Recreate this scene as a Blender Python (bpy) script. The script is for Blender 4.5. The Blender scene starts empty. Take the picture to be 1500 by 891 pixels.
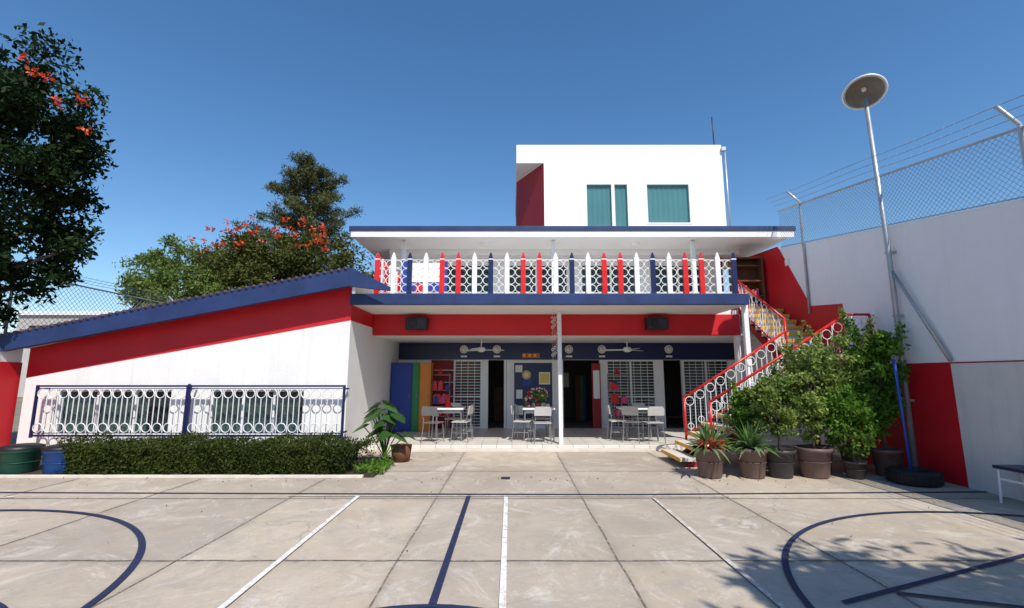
import bpy, math, random
import numpy as np
from mathutils import Vector, Matrix
random.seed(7); rng=np.random.default_rng(7)
scene=bpy.context.scene
R=math.radians

# ------------------------------------------------------------ materials
def nt(name):
    m=bpy.data.materials.new(name); m.use_nodes=True
    n=m.node_tree.nodes; n.clear()
    o=n.new('ShaderNodeOutputMaterial')
    return m,n,m.node_tree.links,o
def noise(n,l,scale,detail=4,rough=.6,vec=None,dist=0):
    t=n.new('ShaderNodeTexNoise'); t.inputs['Scale'].default_value=scale
    t.inputs['Detail'].default_value=detail; t.inputs['Roughness'].default_value=rough
    t.inputs['Distortion'].default_value=dist
    if vec is not None: l.new(vec,t.inputs['Vector'])
    return t.outputs['Fac']
def ramp(n,l,fac,p0,p1,c0=(0,0,0,1),c1=(1,1,1,1)):
    r=n.new('ShaderNodeValToRGB'); e=r.color_ramp.elements
    e[0].position=p0; e[1].position=p1; e[0].color=c0; e[1].color=c1
    l.new(fac,r.inputs['Fac']); return r.outputs['Color']
def mix(n,l,fac,a,b,mode='MIX'):
    m=n.new('ShaderNodeMix'); m.data_type='RGBA'; m.blend_type=mode
    for s,v in ((m.inputs[0],fac),(m.inputs[6],a),(m.inputs[7],b)):
        if isinstance(v,(int,float)): s.default_value=v
        elif isinstance(v,tuple): s.default_value=v if len(v)==4 else v+(1,)
        else: l.new(v,s)
    return m.outputs[2]
def c4(c,k=1): return (c[0]*k,c[1]*k,c[2]*k,1)
def mat(name,col,rough=.6,var=.12,scale=1.2,bump=.15,bscale=70,metal=0,dirt=0,spec=.4,coat=0):
    m,n,l,o=nt(name)
    b=n.new('ShaderNodeBsdfPrincipled'); l.new(b.outputs[0],o.inputs[0])
    g=n.new('ShaderNodeNewGeometry'); pos=g.outputs['Position']
    f=ramp(n,l,noise(n,l,scale,6,.65,pos),.3,.7)
    c=mix(n,l,f,c4(col,1-var),c4(col,1+var*.7))
    if dirt>0:
        mp=n.new('ShaderNodeMapping'); mp.inputs['Scale'].default_value=(5,5,.5); l.new(pos,mp.inputs[0])
        s=ramp(n,l,noise(n,l,1.3,5,.7,mp.outputs[0]),.52,.78)
        mm=n.new('ShaderNodeMath'); mm.operation='MULTIPLY'; mm.inputs[1].default_value=dirt; l.new(s,mm.inputs[0])
        c=mix(n,l,mm.outputs[0],c,c4((col[0]*.5+.03,col[1]*.5+.028,col[2]*.5+.025)))
    l.new(c,b.inputs['Base Color'])
    b.inputs['Metallic'].default_value=metal; b.inputs['Specular IOR Level'].default_value=spec
    rr=n.new('ShaderNodeMapRange'); rr.inputs[3].default_value=max(rough-.1,.03); rr.inputs[4].default_value=min(rough+.12,1)
    l.new(noise(n,l,6,3,.5,pos),rr.inputs[0]); l.new(rr.outputs[0],b.inputs['Roughness'])
    if bump>0:
        bp=n.new('ShaderNodeBump'); bp.inputs['Strength'].default_value=bump; bp.inputs['Distance'].default_value=.01
        l.new(noise(n,l,bscale,4,.6,pos),bp.inputs['Height']); l.new(bp.outputs[0],b.inputs['Normal'])
    return m
def leafmat(name,dark,light,trans=.3,rough=.5,spec=.25):
    m,n,l,o=nt(name)
    g=n.new('ShaderNodeNewGeometry')
    cl=ramp(n,l,noise(n,l,1.7,3,.5,g.outputs['Position']),.35,.65)
    r=n.new('ShaderNodeMath'); r.operation='MULTIPLY_ADD'; r.inputs[1].default_value=.6
    l.new(g.outputs['Random Per Island'],r.inputs[0])
    h=n.new('ShaderNodeMath'); h.operation='MULTIPLY'; h.inputs[1].default_value=.4; l.new(cl,h.inputs[0]); l.new(h.outputs[0],r.inputs[2])
    c=mix(n,l,r.outputs[0],c4(dark),c4(light))
    b=n.new('ShaderNodeBsdfPrincipled'); b.inputs['Roughness'].default_value=rough; b.inputs['Specular IOR Level'].default_value=spec
    l.new(c,b.inputs['Base Color'])
    t=n.new('ShaderNodeBsdfTranslucent'); l.new(c,t.inputs[0])
    x=n.new('ShaderNodeMixShader'); x.inputs[0].default_value=trans
    l.new(b.outputs[0],x.inputs[1]); l.new(t.outputs[0],x.inputs[2]); l.new(x.outputs[0],o.inputs[0])
    return m

WHITE=mat('white_stucco',(.80,.785,.76),.8,.07,.8,.5,55,dirt=.25)
WHITE_UP=mat('white_stucco_clean',(.84,.84,.83),.8,.03,.8,.35,55,dirt=.07)
WALLR=mat('white_wall_paint',(.86,.86,.87),.8,.04,.6,.5,45,dirt=.12)
WALLB=mat('beige_wall_paint',(.68,.655,.62),.8,.08,.9,.6,35,dirt=.35)
WTRIM=mat('white_trim',(.80,.80,.79),.5,.06,2,.1,60,dirt=.1)
SOFFIT=mat('soffit_white',(.80,.79,.77),.8,.05,1,.3,50,dirt=.08)
RED=mat('red_paint',(.56,.009,.018),.5,.13,1.5,.25,60,dirt=.18)
REDG=mat('red_gloss',(.66,.012,.012),.32,.08,2,.05,60,spec=.5)
DKRED=mat('dark_red_paint_and_shade',(.32,.02,.025),.6,.1,1.5,.2,60)
NAVY=mat('navy_paint',(.016,.036,.125),.5,.28,2,.2,60,dirt=.28)
NAVYG=mat('navy_gloss',(.010,.019,.08),.35,.1,2,.05,60)
BLUEP=mat('blue_gloss',(.02,.07,.36),.35,.1,2,.05,60)
DKMET=mat('dark_iron',(.03,.03,.06),.45,.2,3,.05,60)
GALV=mat('galvanised_steel',(.42,.45,.48),.45,.15,5,.05,80,metal=.6)
WIRE=mat('fence_wire',(.22,.24,.26),.5,.15,5,0,80,metal=.4)
WMET=mat('white_metal',(.80,.80,.80),.35,.05,3,.03,60)
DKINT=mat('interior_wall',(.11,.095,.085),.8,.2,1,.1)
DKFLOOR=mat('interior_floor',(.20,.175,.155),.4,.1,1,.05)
TEAL=mat('teal_curtain',(.17,.43,.45),.7,.12,.7,.1)
GREYCURT=mat('sage_curtain',(.13,.18,.145),.85,.25,2,.1)
YEL=mat('yellow_nosing',(.75,.42,.06),.5,.2,4,.1)
TREAD=mat('tread_concrete',(.62,.57,.50),.8,.15,4,.2)
POT=mat('brown_pot',(.14,.09,.08),.5,.2,5,.1)
POTD=mat('dark_pot',(.045,.04,.042),.5,.15,5,.1)
SOIL=mat('potting_soil',(.05,.035,.025),.95,.3,20,.6)
WOOD=mat('wood_brown',(.16,.065,.03),.6,.25,4,.2)
BARK=mat('bark',(.13,.10,.075),.9,.3,5,.8,25)
BLACK=mat('black_plastic',(.015,.015,.017),.45,.2,6,.1)
RUBBER=mat('tyre_rubber',(.02,.02,.021),.75,.3,8,.3)
GREEN=mat('green_paint',(.03,.22,.07),.5,.1,2,.05)
ORANGE=mat('orange_paint',(.65,.22,.03),.5,.1,2,.05)
CBLUE=mat('cobalt_paint',(.02,.05,.28),.5,.1,2,.05)
PINK=mat('pink_fabric',(.65,.08,.22),.8,.15,8,.2)
PAPER=mat('paper',(.8,.8,.77),.8,.04,6,0)
CHAIRS=mat('chair_plastic',(.50,.48,.46),.4,.08,6,.03)
STEEL=mat('chair_steel',(.30,.30,.31),.35,.1,6,.02,metal=.6)
TILE=mat('clay_tile',(.10,.06,.06),.8,.4,8,.4)
BINM=mat('bin_green',(.012,.07,.045),.45,.15,6,.05)
BINB=mat('bin_blue',(.010,.065,.24),.45,.15,6,.05)
ROOFM=mat('roof_grey',(.3,.3,.3),.9,.2,2,.3)
FARW=mat('far_house_wall',(.45,.42,.40),.9,.15,.6,.2)
FLW=leafmat('flame_flower',(.45,.03,.015),(.80,.13,.03),.25)
SKIN_Y=mat('yellow_paint',(.75,.55,.12),.6,.1,4,0)

def glassmat(name,col,rough=.06,f=.3):
    m,n,l,o=nt(name)
    b=n.new('ShaderNodeBsdfPrincipled'); l.new(b.outputs[0],o.inputs[0])
    b.inputs['Base Color'].default_value=c4(col); b.inputs['Roughness'].default_value=rough
    b.inputs['Specular IOR Level'].default_value=.8
    tr=n.new('ShaderNodeBsdfTransparent'); tr.inputs[0].default_value=(.9,.95,.95,1)
    x=n.new('ShaderNodeMixShader'); x.inputs[0].default_value=f
    l.new(tr.outputs[0],x.inputs[1]); l.new(b.outputs[0],x.inputs[2]); l.new(x.outputs[0],o.inputs[0])
    return m
GLASS=glassmat('window_glass',(.02,.03,.035))
GLASSL=glassmat('window_glass_clear',(.08,.13,.15),.05,.18)

def tilefloor():
    m=mat('terrace_tile',(.70,.66,.61),.35,.08,2,.05,40)
    n=m.node_tree.nodes; l=m.node_tree.links
    b=[x for x in n if x.type=='BSDF_PRINCIPLED'][0]
    g=n.new('ShaderNodeNewGeometry')
    br=n.new('ShaderNodeTexBrick'); br.offset=0; br.inputs['Scale'].default_value=1
    br.inputs['Brick Width'].default_value=.33; br.inputs['Row Height'].default_value=.33; br.inputs['Mortar Size'].default_value=.006
    br.inputs['Color1'].default_value=(1,1,1,1); br.inputs['Color2'].default_value=(.9,.9,.88,1); br.inputs['Mortar'].default_value=(.45,.42,.4,1)
    l.new(g.outputs['Position'],br.inputs['Vector'])
    src=b.inputs['Base Color'].links[0].from_socket
    c=mix(n,l,1.0,src,br.outputs['Color'],'MULTIPLY'); l.new(c,b.inputs['Base Color'])
    return m
TFLOOR=tilefloor()

def concrete():
    m,n,l,o=nt('court_concrete')
    b=n.new('ShaderNodeBsdfPrincipled'); l.new(b.outputs[0],o.inputs[0])
    g=n.new('ShaderNodeNewGeometry'); pos=g.outputs['Position']
    def blend(c,f,k,col):
        mm=n.new('ShaderNodeMath'); mm.operation='MULTIPLY'; mm.inputs[1].default_value=k; l.new(f,mm.inputs[0])
        return mix(n,l,mm.outputs[0],c,col)
    c=mix(n,l,ramp(n,l,noise(n,l,.7,7,.7,pos,.4),.3,.7),(.40,.335,.26),(.55,.48,.39))
    mp=n.new('ShaderNodeMapping'); mp.inputs['Location'].default_value=(1/1.93,0.02,0); mp.inputs['Scale'].default_value=(1/1.93,1/2.2,0)
    l.new(pos,mp.inputs[0])
    fl=n.new('ShaderNodeVectorMath'); fl.operation='FLOOR'; l.new(mp.outputs[0],fl.inputs[0])
    wn=n.new('ShaderNodeTexWhiteNoise'); wn.noise_dimensions='3D'; l.new(fl.outputs[0],wn.inputs['Vector'])
    c=mix(n,l,1.0,c,ramp(n,l,wn.outputs['Value'],0,1,(.86,.86,.87,1),(1.07,1.05,1.02,1)),'MULTIPLY')
    c=blend(c,ramp(n,l,noise(n,l,2.3,9,.82,pos,.8),.47,.62),.62,(.35,.32,.285))
    c=blend(c,ramp(n,l,noise(n,l,1.1,9,.87,pos,1.5),.52,.64),.7,(.66,.61,.54))
    # worn orange-beige scaling
    c=blend(c,ramp(n,l,noise(n,l,3.4,8,.85,pos,1.0),.56,.66),.4,(.50,.39,.27))
    c=blend(c,ramp(n,l,noise(n,l,30,5,.85,pos),.55,.70),.45,(.20,.17,.14))
    c=blend(c,ramp(n,l,noise(n,l,4.5,6,.6,pos,.2),.64,.71),.42,(.22,.19,.16))
    # dirt along joints
    sp=n.new('ShaderNodeVectorMath'); sp.operation='FRACTION'; l.new(mp.outputs[0],sp.inputs[0])
    sx=n.new('ShaderNodeSeparateXYZ'); l.new(sp.outputs[0],sx.inputs[0])
    pp=n.new('ShaderNodeMath'); pp.operation='PINGPONG'; pp.inputs[1].default_value=.5; l.new(sx.outputs[0],pp.inputs[0])
    pq=n.new('ShaderNodeMath'); pq.operation='PINGPONG'; pq.inputs[1].default_value=.5; l.new(sx.outputs[1],pq.inputs[0])
    mn=n.new('ShaderNodeMath'); mn.operation='MINIMUM'; l.new(pp.outputs[0],mn.inputs[0]); l.new(pq.outputs[0],mn.inputs[1])
    js=ramp(n,l,mn.outputs[0],0,.05,(1,1,1,1),(0,0,0,1))
    jm=n.new('ShaderNodeMath'); jm.operation='MULTIPLY'; l.new(js,jm.inputs[0]); l.new(ramp(n,l,noise(n,l,5,6,.8,pos),.38,.62),jm.inputs[1])
    c=blend(c,jm.outputs[0],.5,(.24,.21,.175))
    nv=n.new('ShaderNodeTexNoise'); nv.inputs['Scale'].default_value=1.6; nv.inputs['Detail'].default_value=5; l.new(pos,nv.inputs['Vector'])
    ad=n.new('ShaderNodeVectorMath'); ad.operation='MULTIPLY_ADD'; ad.inputs[1].default_value=(.9,.9,0)
    l.new(nv.outputs['Color'],ad.inputs[0]); l.new(pos,ad.inputs[2])
    vo=n.new('ShaderNodeTexVoronoi'); vo.feature='DISTANCE_TO_EDGE'; vo.inputs['Scale'].default_value=.42; l.new(ad.outputs[0],vo.inputs['Vector'])
    cr=ramp(n,l,vo.outputs['Distance'],.0,.005,(1,1,1,1),(0,0,0,1))
    msk=ramp(n,l,noise(n,l,.5,2,.5,pos),.50,.58)
    mm=n.new('ShaderNodeMath'); mm.operation='MULTIPLY'; l.new(cr,mm.inputs[0]); l.new(msk,mm.inputs[1])
    c=blend(c,mm.outputs[0],.5,(.14,.12,.10))
    l.new(c,b.inputs['Base Color']); b.inputs['Roughness'].default_value=.8; b.inputs['Specular IOR Level'].default_value=.3
    bp=n.new('ShaderNodeBump'); bp.inputs['Strength'].default_value=.4; bp.inputs['Distance'].default_value=.01
    l.new(noise(n,l,25,8,.75,pos),bp.inputs['Height']); l.new(bp.outputs[0],b.inputs['Normal'])
    return m
CONC=concrete()
def paintline(name,col,wear,base=(.46,.40,.325)):
    m,n,l,o=nt(name)
    b=n.new('ShaderNodeBsdfPrincipled'); l.new(b.outputs[0],o.inputs[0]); b.inputs['Roughness'].default_value=.7
    g=n.new('ShaderNodeNewGeometry')
    f=ramp(n,l,noise(n,l,14,7,.8,g.outputs['Position'],.5),wear,wear+.14)
    c=mix(n,l,f,base,c4(col)); l.new(c,b.inputs['Base Color'])
    return m
LBLUE=paintline('court_line_blue',(.015,.024,.07),.24)
LWHITE=paintline('court_line_white',(.78,.77,.74),.37)
LWHITE2=paintline('court_line_white_worn',(.72,.70,.66),.46)
JOINT=paintline('joint_dark',(.15,.125,.10),.37)
GROUNDM=mat('dry_ground',(.22,.19,.14),.95,.3,.5,.5,20)

# ------------------------------------------------------------ mesh builder
class MB:
    def __init__(s): s.v=[]; s.f=[]; s.m=[]; s.mats=[]; s.sm=[]
    def mi(s,mt):
        if mt not in s.mats: s.mats.append(mt)
        return s.mats.index(mt)
    def add(s,vs,fs,mt,smooth=False):
        o=len(s.v); s.v+= [tuple(x) for x in vs]; k=s.mi(mt)
        for f in fs: s.f.append(tuple(i+o for i in f)); s.m.append(k); s.sm.append(smooth)
        return s
    def box(s,x0,x1,y0,y1,z0,z1,mt):
        v=[(x0,y0,z0),(x1,y0,z0),(x1,y1,z0),(x0,y1,z0),(x0,y0,z1),(x1,y0,z1),(x1,y1,z1),(x0,y1,z1)]
        return s.add(v,[(0,3,2,1),(4,5,6,7),(0,1,5,4),(1,2,6,5),(2,3,7,6),(3,0,4,7)],mt)
    def prism(s,pts,a0,a1,mt,axis='y'):
        n=len(pts)
        def P(p,a):
            if axis=='y': return (p[0],a,p[1])
            if axis=='x': return (a,p[0],p[1])
            return (p[0],p[1],a)
        v=[P(p,a0) for p in pts]+[P(p,a1) for p in pts]
        f=[tuple(range(n)),tuple(reversed(range(n,2*n)))]
        for i in range(n):
            j=(i+1)%n; f.append((i,i+n,j+n,j))
        return s.add(v,f,mt)
    def tube(s,path,r,mt,seg=8,r1=None,cap=True):
        path=[Vector(p) for p in path]; n=len(path); vs=[];fs=[]
        up=Vector((0,0,1)); prev=None
        for i,p in enumerate(path):
            d=(path[min(i+1,n-1)]-path[max(i-1,0)]).normalized()
            if prev is None:
                a=d.cross(up); 
                if a.length<.05: a=d.cross(Vector((1,0,0)))
                a.normalize()
            else:
                a=prev-d*prev.dot(d); a.normalize()
            prev=a; b=d.cross(a)
            rr=r if r1 is None else r+(r1-r)*i/(n-1)
            for k in range(seg):
                t=2*math.pi*k/seg; vs.append(p+a*math.cos(t)*rr+b*math.sin(t)*rr)
        for i in range(n-1):
            for k in range(seg):
                k2=(k+1)%seg; fs.append((i*seg+k,i*seg+k2,(i+1)*seg+k2,(i+1)*seg+k))
        if cap: fs.append(tuple(reversed(range(seg)))); fs.append(tuple(range((n-1)*seg,n*seg)))
        return s.add(vs,fs,mt,seg>5)
    def ring(s,c,R_,r,mt,u=(1,0,0),w=(0,0,1),seg=18,sec=5):
        c=Vector(c);u=Vector(u).normalized();w=Vector(w).normalized();nn=u.cross(w);vs=[];fs=[]
        for i in range(seg):
            t=2*math.pi*i/seg; d=u*math.cos(t)+w*math.sin(t)
            for k in range(sec):
                q=2*math.pi*k/sec; vs.append(c+d*(R_+r*math.cos(q))+nn*r*math.sin(q))
        for i in range(seg):
            for k in range(sec):
                i2=(i+1)%seg;k2=(k+1)%sec
                fs.append((i*sec+k,i2*sec+k,i2*sec+k2,i*sec+k2))
        return s.add(vs,fs,mt,True)
    def lathe(s,prof,c,mt,axis=(0,0,1),seg=24):
        ax=Vector(axis).normalized(); a=ax.cross(Vector((0,1,0)))
        if a.length<.05: a=ax.cross(Vector((1,0,0)))
        a.normalize(); b=ax.cross(a); c=Vector(c);vs=[];fs=[]
        for (r,h) in prof:
            for k in range(seg):
                t=2*math.pi*k/seg; vs.append(c+ax*h+(a*math.cos(t)+b*math.sin(t))*r)
        for i in range(len(prof)-1):
            for k in range(seg):
                k2=(k+1)%seg; fs.append((i*seg+k,i*seg+k2,(i+1)*seg+k2,(i+1)*seg+k))
        return s.add(vs,fs,mt,True)
    def obj(s,name,parent=None,loc=(0,0,0),bevel=0):
        me=bpy.data.meshes.new(name)
        L=Vector(loc)
        if parent is not None: L=Vector(parent.location)
        me.from_pydata([(x[0]-L.x,x[1]-L.y,x[2]-L.z) for x in s.v],[],s.f)
        for m in s.mats: me.materials.append(m)
        me.polygons.foreach_set('material_index',s.m); me.polygons.foreach_set('use_smooth',s.sm)
        me.update()
        ob=bpy.data.objects.new(name,me); scene.collection.objects.link(ob)
        if parent is not None: ob.parent=parent
        else: ob.location=L
        if bevel>0:
            md=ob.modifiers.new('bevel','BEVEL'); md.width=bevel; md.segments=2; md.limit_method='ANGLE'; md.angle_limit=R(50)
        return ob
def empty(name,loc):
    e=bpy.data.objects.new(name,None); e.location=loc; scene.collection.objects.link(e); e.empty_display_size=.2
    return e

# ------------------------------------------------------------ foliage
def leafobj(name,P,L,mt,parent=None,loc=(0,0,0),asp=.5,up=.3,Ldir=None):
    n=len(P); d=rng.normal(size=(n,3)); d[:,2]+=up
    if Ldir is not None: d=d*.6+Ldir
    d/=np.linalg.norm(d,axis=1)[:,None]
    w=np.cross(d,rng.normal(size=(n,3))); w/=np.linalg.norm(w,axis=1)[:,None]
    Ls=(L*(.6+.8*rng.random(n)))[:,None]
    nn=np.cross(d,w)
    v=np.empty((n,4,3)); v[:,0]=P; v[:,1]=P+d*Ls*.5+w*Ls*asp*.5-nn*Ls*.06; v[:,2]=P+d*Ls; v[:,3]=P+d*Ls*.5-w*Ls*asp*.5-nn*Ls*.06
    LO=np.array(parent.location if parent is not None else loc)
    v=(v-LO).reshape(-1,3)
    me=bpy.data.meshes.new(name)
    me.vertices.add(4*n); me.vertices.foreach_set('co',v.ravel())
    me.loops.add(4*n); me.loops.foreach_set('vertex_index',np.arange(4*n,dtype=np.int32))
    me.polygons.add(n); me.polygons.foreach_set('loop_start',np.arange(0,4*n,4,dtype=np.int32))
    me.update(calc_edges=True); me.materials.append(mt)
    ob=bpy.data.objects.new(name,me); scene.collection.objects.link(ob)
    if parent is not None: ob.parent=parent
    else: ob.location=loc
    return ob
def blob(c,r,n,shell=.45):
    d=rng.normal(size=(n,3)); d/=np.linalg.norm(d,axis=1)[:,None]
    rad=shell+(1-shell)*rng.random(n)**.7
    return np.array(c)+d*rad[:,None]*np.array(r)
def crown(c,r,nclump,nleaf,cr,shell=.55):
    cs=blob(c,r,nclump,shell); out=[]
    for q in cs:
        k=cr*(.5+.9*rng.random()); out.append(blob(q,(k,k,k*.75),int(nleaf*(.6+.8*rng.random())),.1))
    return cs,np.vstack(out)
def limbs(mb,base,cs,r0,mt,forkz,fork=None,nl=14):
    base=Vector(base); f=fork or Vector((base.x,base.y,forkz))
    mid=(base+f)/2+Vector((random.uniform(-.1,.1),random.uniform(-.1,.1),0))*min(1,r0*6)
    mb.tube([base,mid,f],r0,mt,9,r0*.7)
    idx=rng.choice(len(cs),min(nl,len(cs)),replace=False)
    for i in idx:
        e=Vector(cs[i]); m1=f.lerp(e,.5)+Vector((random.uniform(-.2,.2),random.uniform(-.2,.2),.2))*min(1,r0*6)
        mb.tube([f,m1,e],r0*.42,mt,6,r0*.08)

LF_SHADED=leafmat('leaf_shaded',(.006,.014,.004),(.022,.046,.010),.15,.6,.12)  # shadow on the left crown is put into this very dark leaf colour
LF_MID=leafmat('leaf_mid',(.03,.045,.010),(.13,.14,.032),.25,.6,.15)
LF_LIGHT=leafmat('leaf_light',(.05,.10,.02),(.22,.28,.07),.3,.6,.15)
LF_PINE=leafmat('leaf_pine',(.03,.042,.016),(.16,.17,.06),.25,.6,.15)
LF_HEDGE=leafmat('leaf_hedge',(.012,.026,.005),(.075,.10,.018),.25,.6,.15)
LF_FICUS=leafmat('leaf_ficus',(.05,.12,.015),(.36,.46,.12),.38,.5,.2)
LF_FIC2=leafmat('leaf_ficus_green',(.04,.12,.012),(.18,.33,.04),.38,.5,.2)
LF_BIG=leafmat('leaf_broad',(.02,.06,.015),(.06,.15,.035),.25,.4,.3)

# ------------------------------------------------------------ ground
g=MB(); g.add([(-600,-600,-.03),(600,-600,-.03),(600,900,-.03),(-600,900,-.03)],[(0,1,2,3)],GROUNDM); g.obj('ground')
g=MB(); g.add([(-9.9,-12,0),(6.6,-12,0),(6.6,18,0),(-9.9,18,0)],[(0,1,2,3)],CONC); g.obj('concrete_court')

def strip(mb,pts,w,z,mt):
    n=len(pts); vs=[];fs=[]
    for i,p in enumerate(pts):
        a=Vector(pts[max(i-1,0)]);b=Vector(pts[min(i+1,n-1)]); d=(b-a).normalized(); q=Vector((-d.y,d.x))*w/2
        vs+= [(p[0]+q.x,p[1]+q.y,z),(p[0]-q.x,p[1]-q.y,z)]
    for i in range(n-1): fs.append((2*i+1,2*i+3,2*i+2,2*i))
    mb.add(vs,fs,mt)
def arc(cx,cy,r,a0,a1,n=60): return [(cx+r*math.cos(R(a0+(a1-a0)*i/n)),cy+r*math.sin(R(a0+(a1-a0)*i/n))) for i in range(n+1)]
j=MB()
for k in range(-4,3):
    x=-1+1.93*k+.0
    def wob(x,y0,y1): return [(x+random.uniform(-.007,.007),y0+(y1-y0)*i/50) for i in range(51)]
    strip(j,wob(x,-6,10.3 if -3.2<x else 7.7),.015,.004,JOINT)
for y,x0,x1 in ((8.3,-2.4,6.6),(6.5,-9.9,6.6),(4.4,-9.9,6.6),(2.2,-9.9,6.6),(0,-9.9,6.6)):
    strip(j,[(x0+(x1-x0)*i/70,y+random.uniform(-.007,.007)) for i in range(71)],.016,.0065,JOINT)
j.obj('pavement_joints')
lm=MB()
strip(lm,[(-9.9,6.86),(-2,6.74),(1.5,6.70),(6.6,6.86)],.045,.0095,LBLUE)
strip(lm,[(-.58,6.68),(-.56,3.58)],.06,.011,LBLUE)
strip(lm,arc(-5.9,2.95,3.0,-90,95),.058,.011,LBLUE)
strip(lm,arc(4.9,3.0,2.88,60,270),.052,.011,LBLUE)
strip(lm,arc(-4.2,2.45,1.28,0,360),.05,.0125,LBLUE)
strip(lm,arc(-.57,2.35,1.22,0,360),.05,.0125,LBLUE)
strip(lm,[(2.35,3.62),(2.8,3.8),(4.57,4.5),(6.4,5.2)],.045,.0125,LBLUE)
strip(lm,[(2.85,3.77),(3.7,3.5)],.045,.014,LBLUE)
lm.obj('court_lines_blue')
lm=MB()
strip(lm,[(-2.05,6.6),(-1.96,0)],.05,.0155,LWHITE)
strip(lm,[(-.08,6.55),(-.05,0)],.05,.0155,LWHITE)
strip(lm,[(1.86,6.5),(1.9,0)],.042,.0155,LWHITE2)
strip(lm,[(-3.0,6.62),(2.9,6.58)],.03,.017,LWHITE2)
strip(lm,[(-9.9,6.0),(-6.6,6.55)],.04,.0155,LWHITE)
lm.obj('court_lines_white')
d=MB(); d.box(-.17,-.03,7.68,7.80,.0,.012,DKMET)
for i in range(5): d.box(-.16+i*.027,-.15+i*.027,7.69,7.79,.012,.018,BLACK)
d.obj('floor_drain',None,loc=(-.1,7.74,0))
k=MB(); k.box(-9.7,-2.35,7.72,7.80,0,.05,TREAD); k.obj('planter_kerb',bevel=.01)
k=MB(); k.box(-9.7,-2.2,7.80,9.55,0,.03,SOIL); k.obj('planting_bed')
P=np.stack([rng.uniform(-9,6.4,170),rng.uniform(4.5,8,170),np.full(170,.018)],1)
P[:110,1]=7.60+rng.normal(0,.10,110)
leafobj('fallen_leaves',P,.03,leafmat('dry_leaf',(.10,.05,.02),(.25,.15,.06),.1),None,(0,5,0),up=.0)

# ------------------------------------------------------------ LEFT classroom wing
LB=empty('classroom_wing',(-6.5,9.57,0))
def zt(x): return 3.34+(x+3.3)*.200
def zr(x): return 2.72+(x+3.3)*.180
w=MB(); Y0,Y1=9.57,9.77
xl,xr=-9.75,-3.3
wins=[(-9.1,-6.8),(-6.03,-4.16)]
w.box(xl,xr,Y0,Y1,0,.42,WHITE)
w.box(xl,-9.1,Y0,Y1,.42,1.32,WHITE); w.box(-6.8,-6.03,Y0,Y1,.42,1.32,WHITE); w.box(-4.16,xr,Y0,Y1,.42,1.32,WHITE)
w.prism([(xl,1.32),(xr,1.32),(xr,zt(xr)+.1),(xl,zt(xl)+.1)],Y0,Y1,WHITE)
w.box(-3.5,xr,Y1,13.8,0,3.04,WHITE)
w.box(xl,xl+.2,Y1,16,0,2.0,WHITE)
w.obj('walls',LB)
w=MB(); w.prism([(xl,zr(xl)),(xr,zr(xr)),(xr,zt(xr)+.1),(xl,zt(xl)+.1)],Y0-.006,Y0,RED)
w.box(xr,xr+.006,Y0-.006,11.1,2.72,3.04,RED)
w.obj('red_band',LB)
w=MB()
for a,b in wins:
    w.box(a,b,9.68,9.70,.42,1.32,GLASSL)
    for i in range(4):
        x=a+(b-a)*i/3; w.box(x-.018,x+.018,9.655,9.70,.42,1.32,WMET)
    w.box(a,b,9.652,9.703,.42,.46,WMET); w.box(a,b,9.652,9.703,1.28,1.32,WMET)
    n=int((b-a)/.035); vs=[];fs=[]
    for i in range(n+1):
        x=a+(b-a)*i/n; y=9.80+.03*math.sin(i*1.3)
        vs+=[(x,y,.40),(x,y,1.34)]
    for i in range(n):
        if (i//12)%5!=4: fs.append((2*i,2*i+2,2*i+3,2*i+1))
    w.add(vs,fs,GREYCURT)
w.obj('windows',LB)
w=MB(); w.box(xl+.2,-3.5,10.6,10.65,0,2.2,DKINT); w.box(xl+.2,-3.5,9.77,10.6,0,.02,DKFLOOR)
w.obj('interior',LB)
def rf(x): return 3.73+(x+3.22)*.200
w=MB()
xa=-10.4; xb=-3.22
w.prism([(xa,rf(xa)-.33),(xb,rf(xb)-.38),(xb,rf(xb)),(xa,rf(xa))],9.12,9.24,NAVY)
w.prism([(xb,rf(xb)-.38),(-2.42,3.262),(-2.42,3.34),(xb,rf(xb))],9.13,9.24,NAVY)
w.prism([(xa,rf(xa)-.12),(xb,rf(xb)-.12),(xb,rf(xb)-.01),(xa,rf(xa)-.01)],9.24,15.5,SOFFIT)
w.prism([(xa,rf(xa)-.012),(xb,rf(xb)-.012),(xb,rf(xb)+.006),(xa,rf(xa)+.006)],9.30,15.5,TILE)
w.obj('roof',LB)
w=MB()
n=52
for i in range(n):
    x=xa+(xb-xa)*(i+.5)/n; z=rf(x)-.016
    w.tube([(x,9.10,z),(x,9.5,z)],.036,TILE,8)
w.obj('roof_tiles',LB)
w=MB(); yg=9.33
for a,b in ((-9.25,-6.32),(-6.27,-3.27)):
    for z in (.46,1.40): w.box(a,b,yg-.018,yg+.018,z-.018,z+.018,NAVYG)
    for x in (a,b): w.box(x-.02,x+.02,yg-.02,yg+.02,.42,1.42,NAVYG)
    w.box(a,b,yg-.008,yg+.008,.50,.515,NAVYG); w.box(a,b,yg-.008,yg+.008,1.345,1.36,NAVYG)
    n=14; sp=(b-a)/n
    for i in range(n):
        x=a+sp*(i+.5)
        w.ring((x,yg,.605),.085,.010,WMET); w.ring((x,yg,1.255),.085,.010,WMET)
        w.tube([(x,yg,.69),(x,yg,1.17)],.009,WMET,5)
        if i: w.tube([(x-sp/2,yg,.515),(x-sp/2,yg,1.345)],.009,WMET,5)
for x in (-9.25,-6.295,-3.27):
    w.box(x-.015,x+.015,yg,9.57,.5,.53,NAVYG); w.box(x-.015,x+.015,yg,9.57,1.33,1.36,NAVYG)
w.box(-6.32,-6.27,yg-.01,yg+.01,.2,1.44,NAVYG)
w.obj('window_grille',LB)

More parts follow.
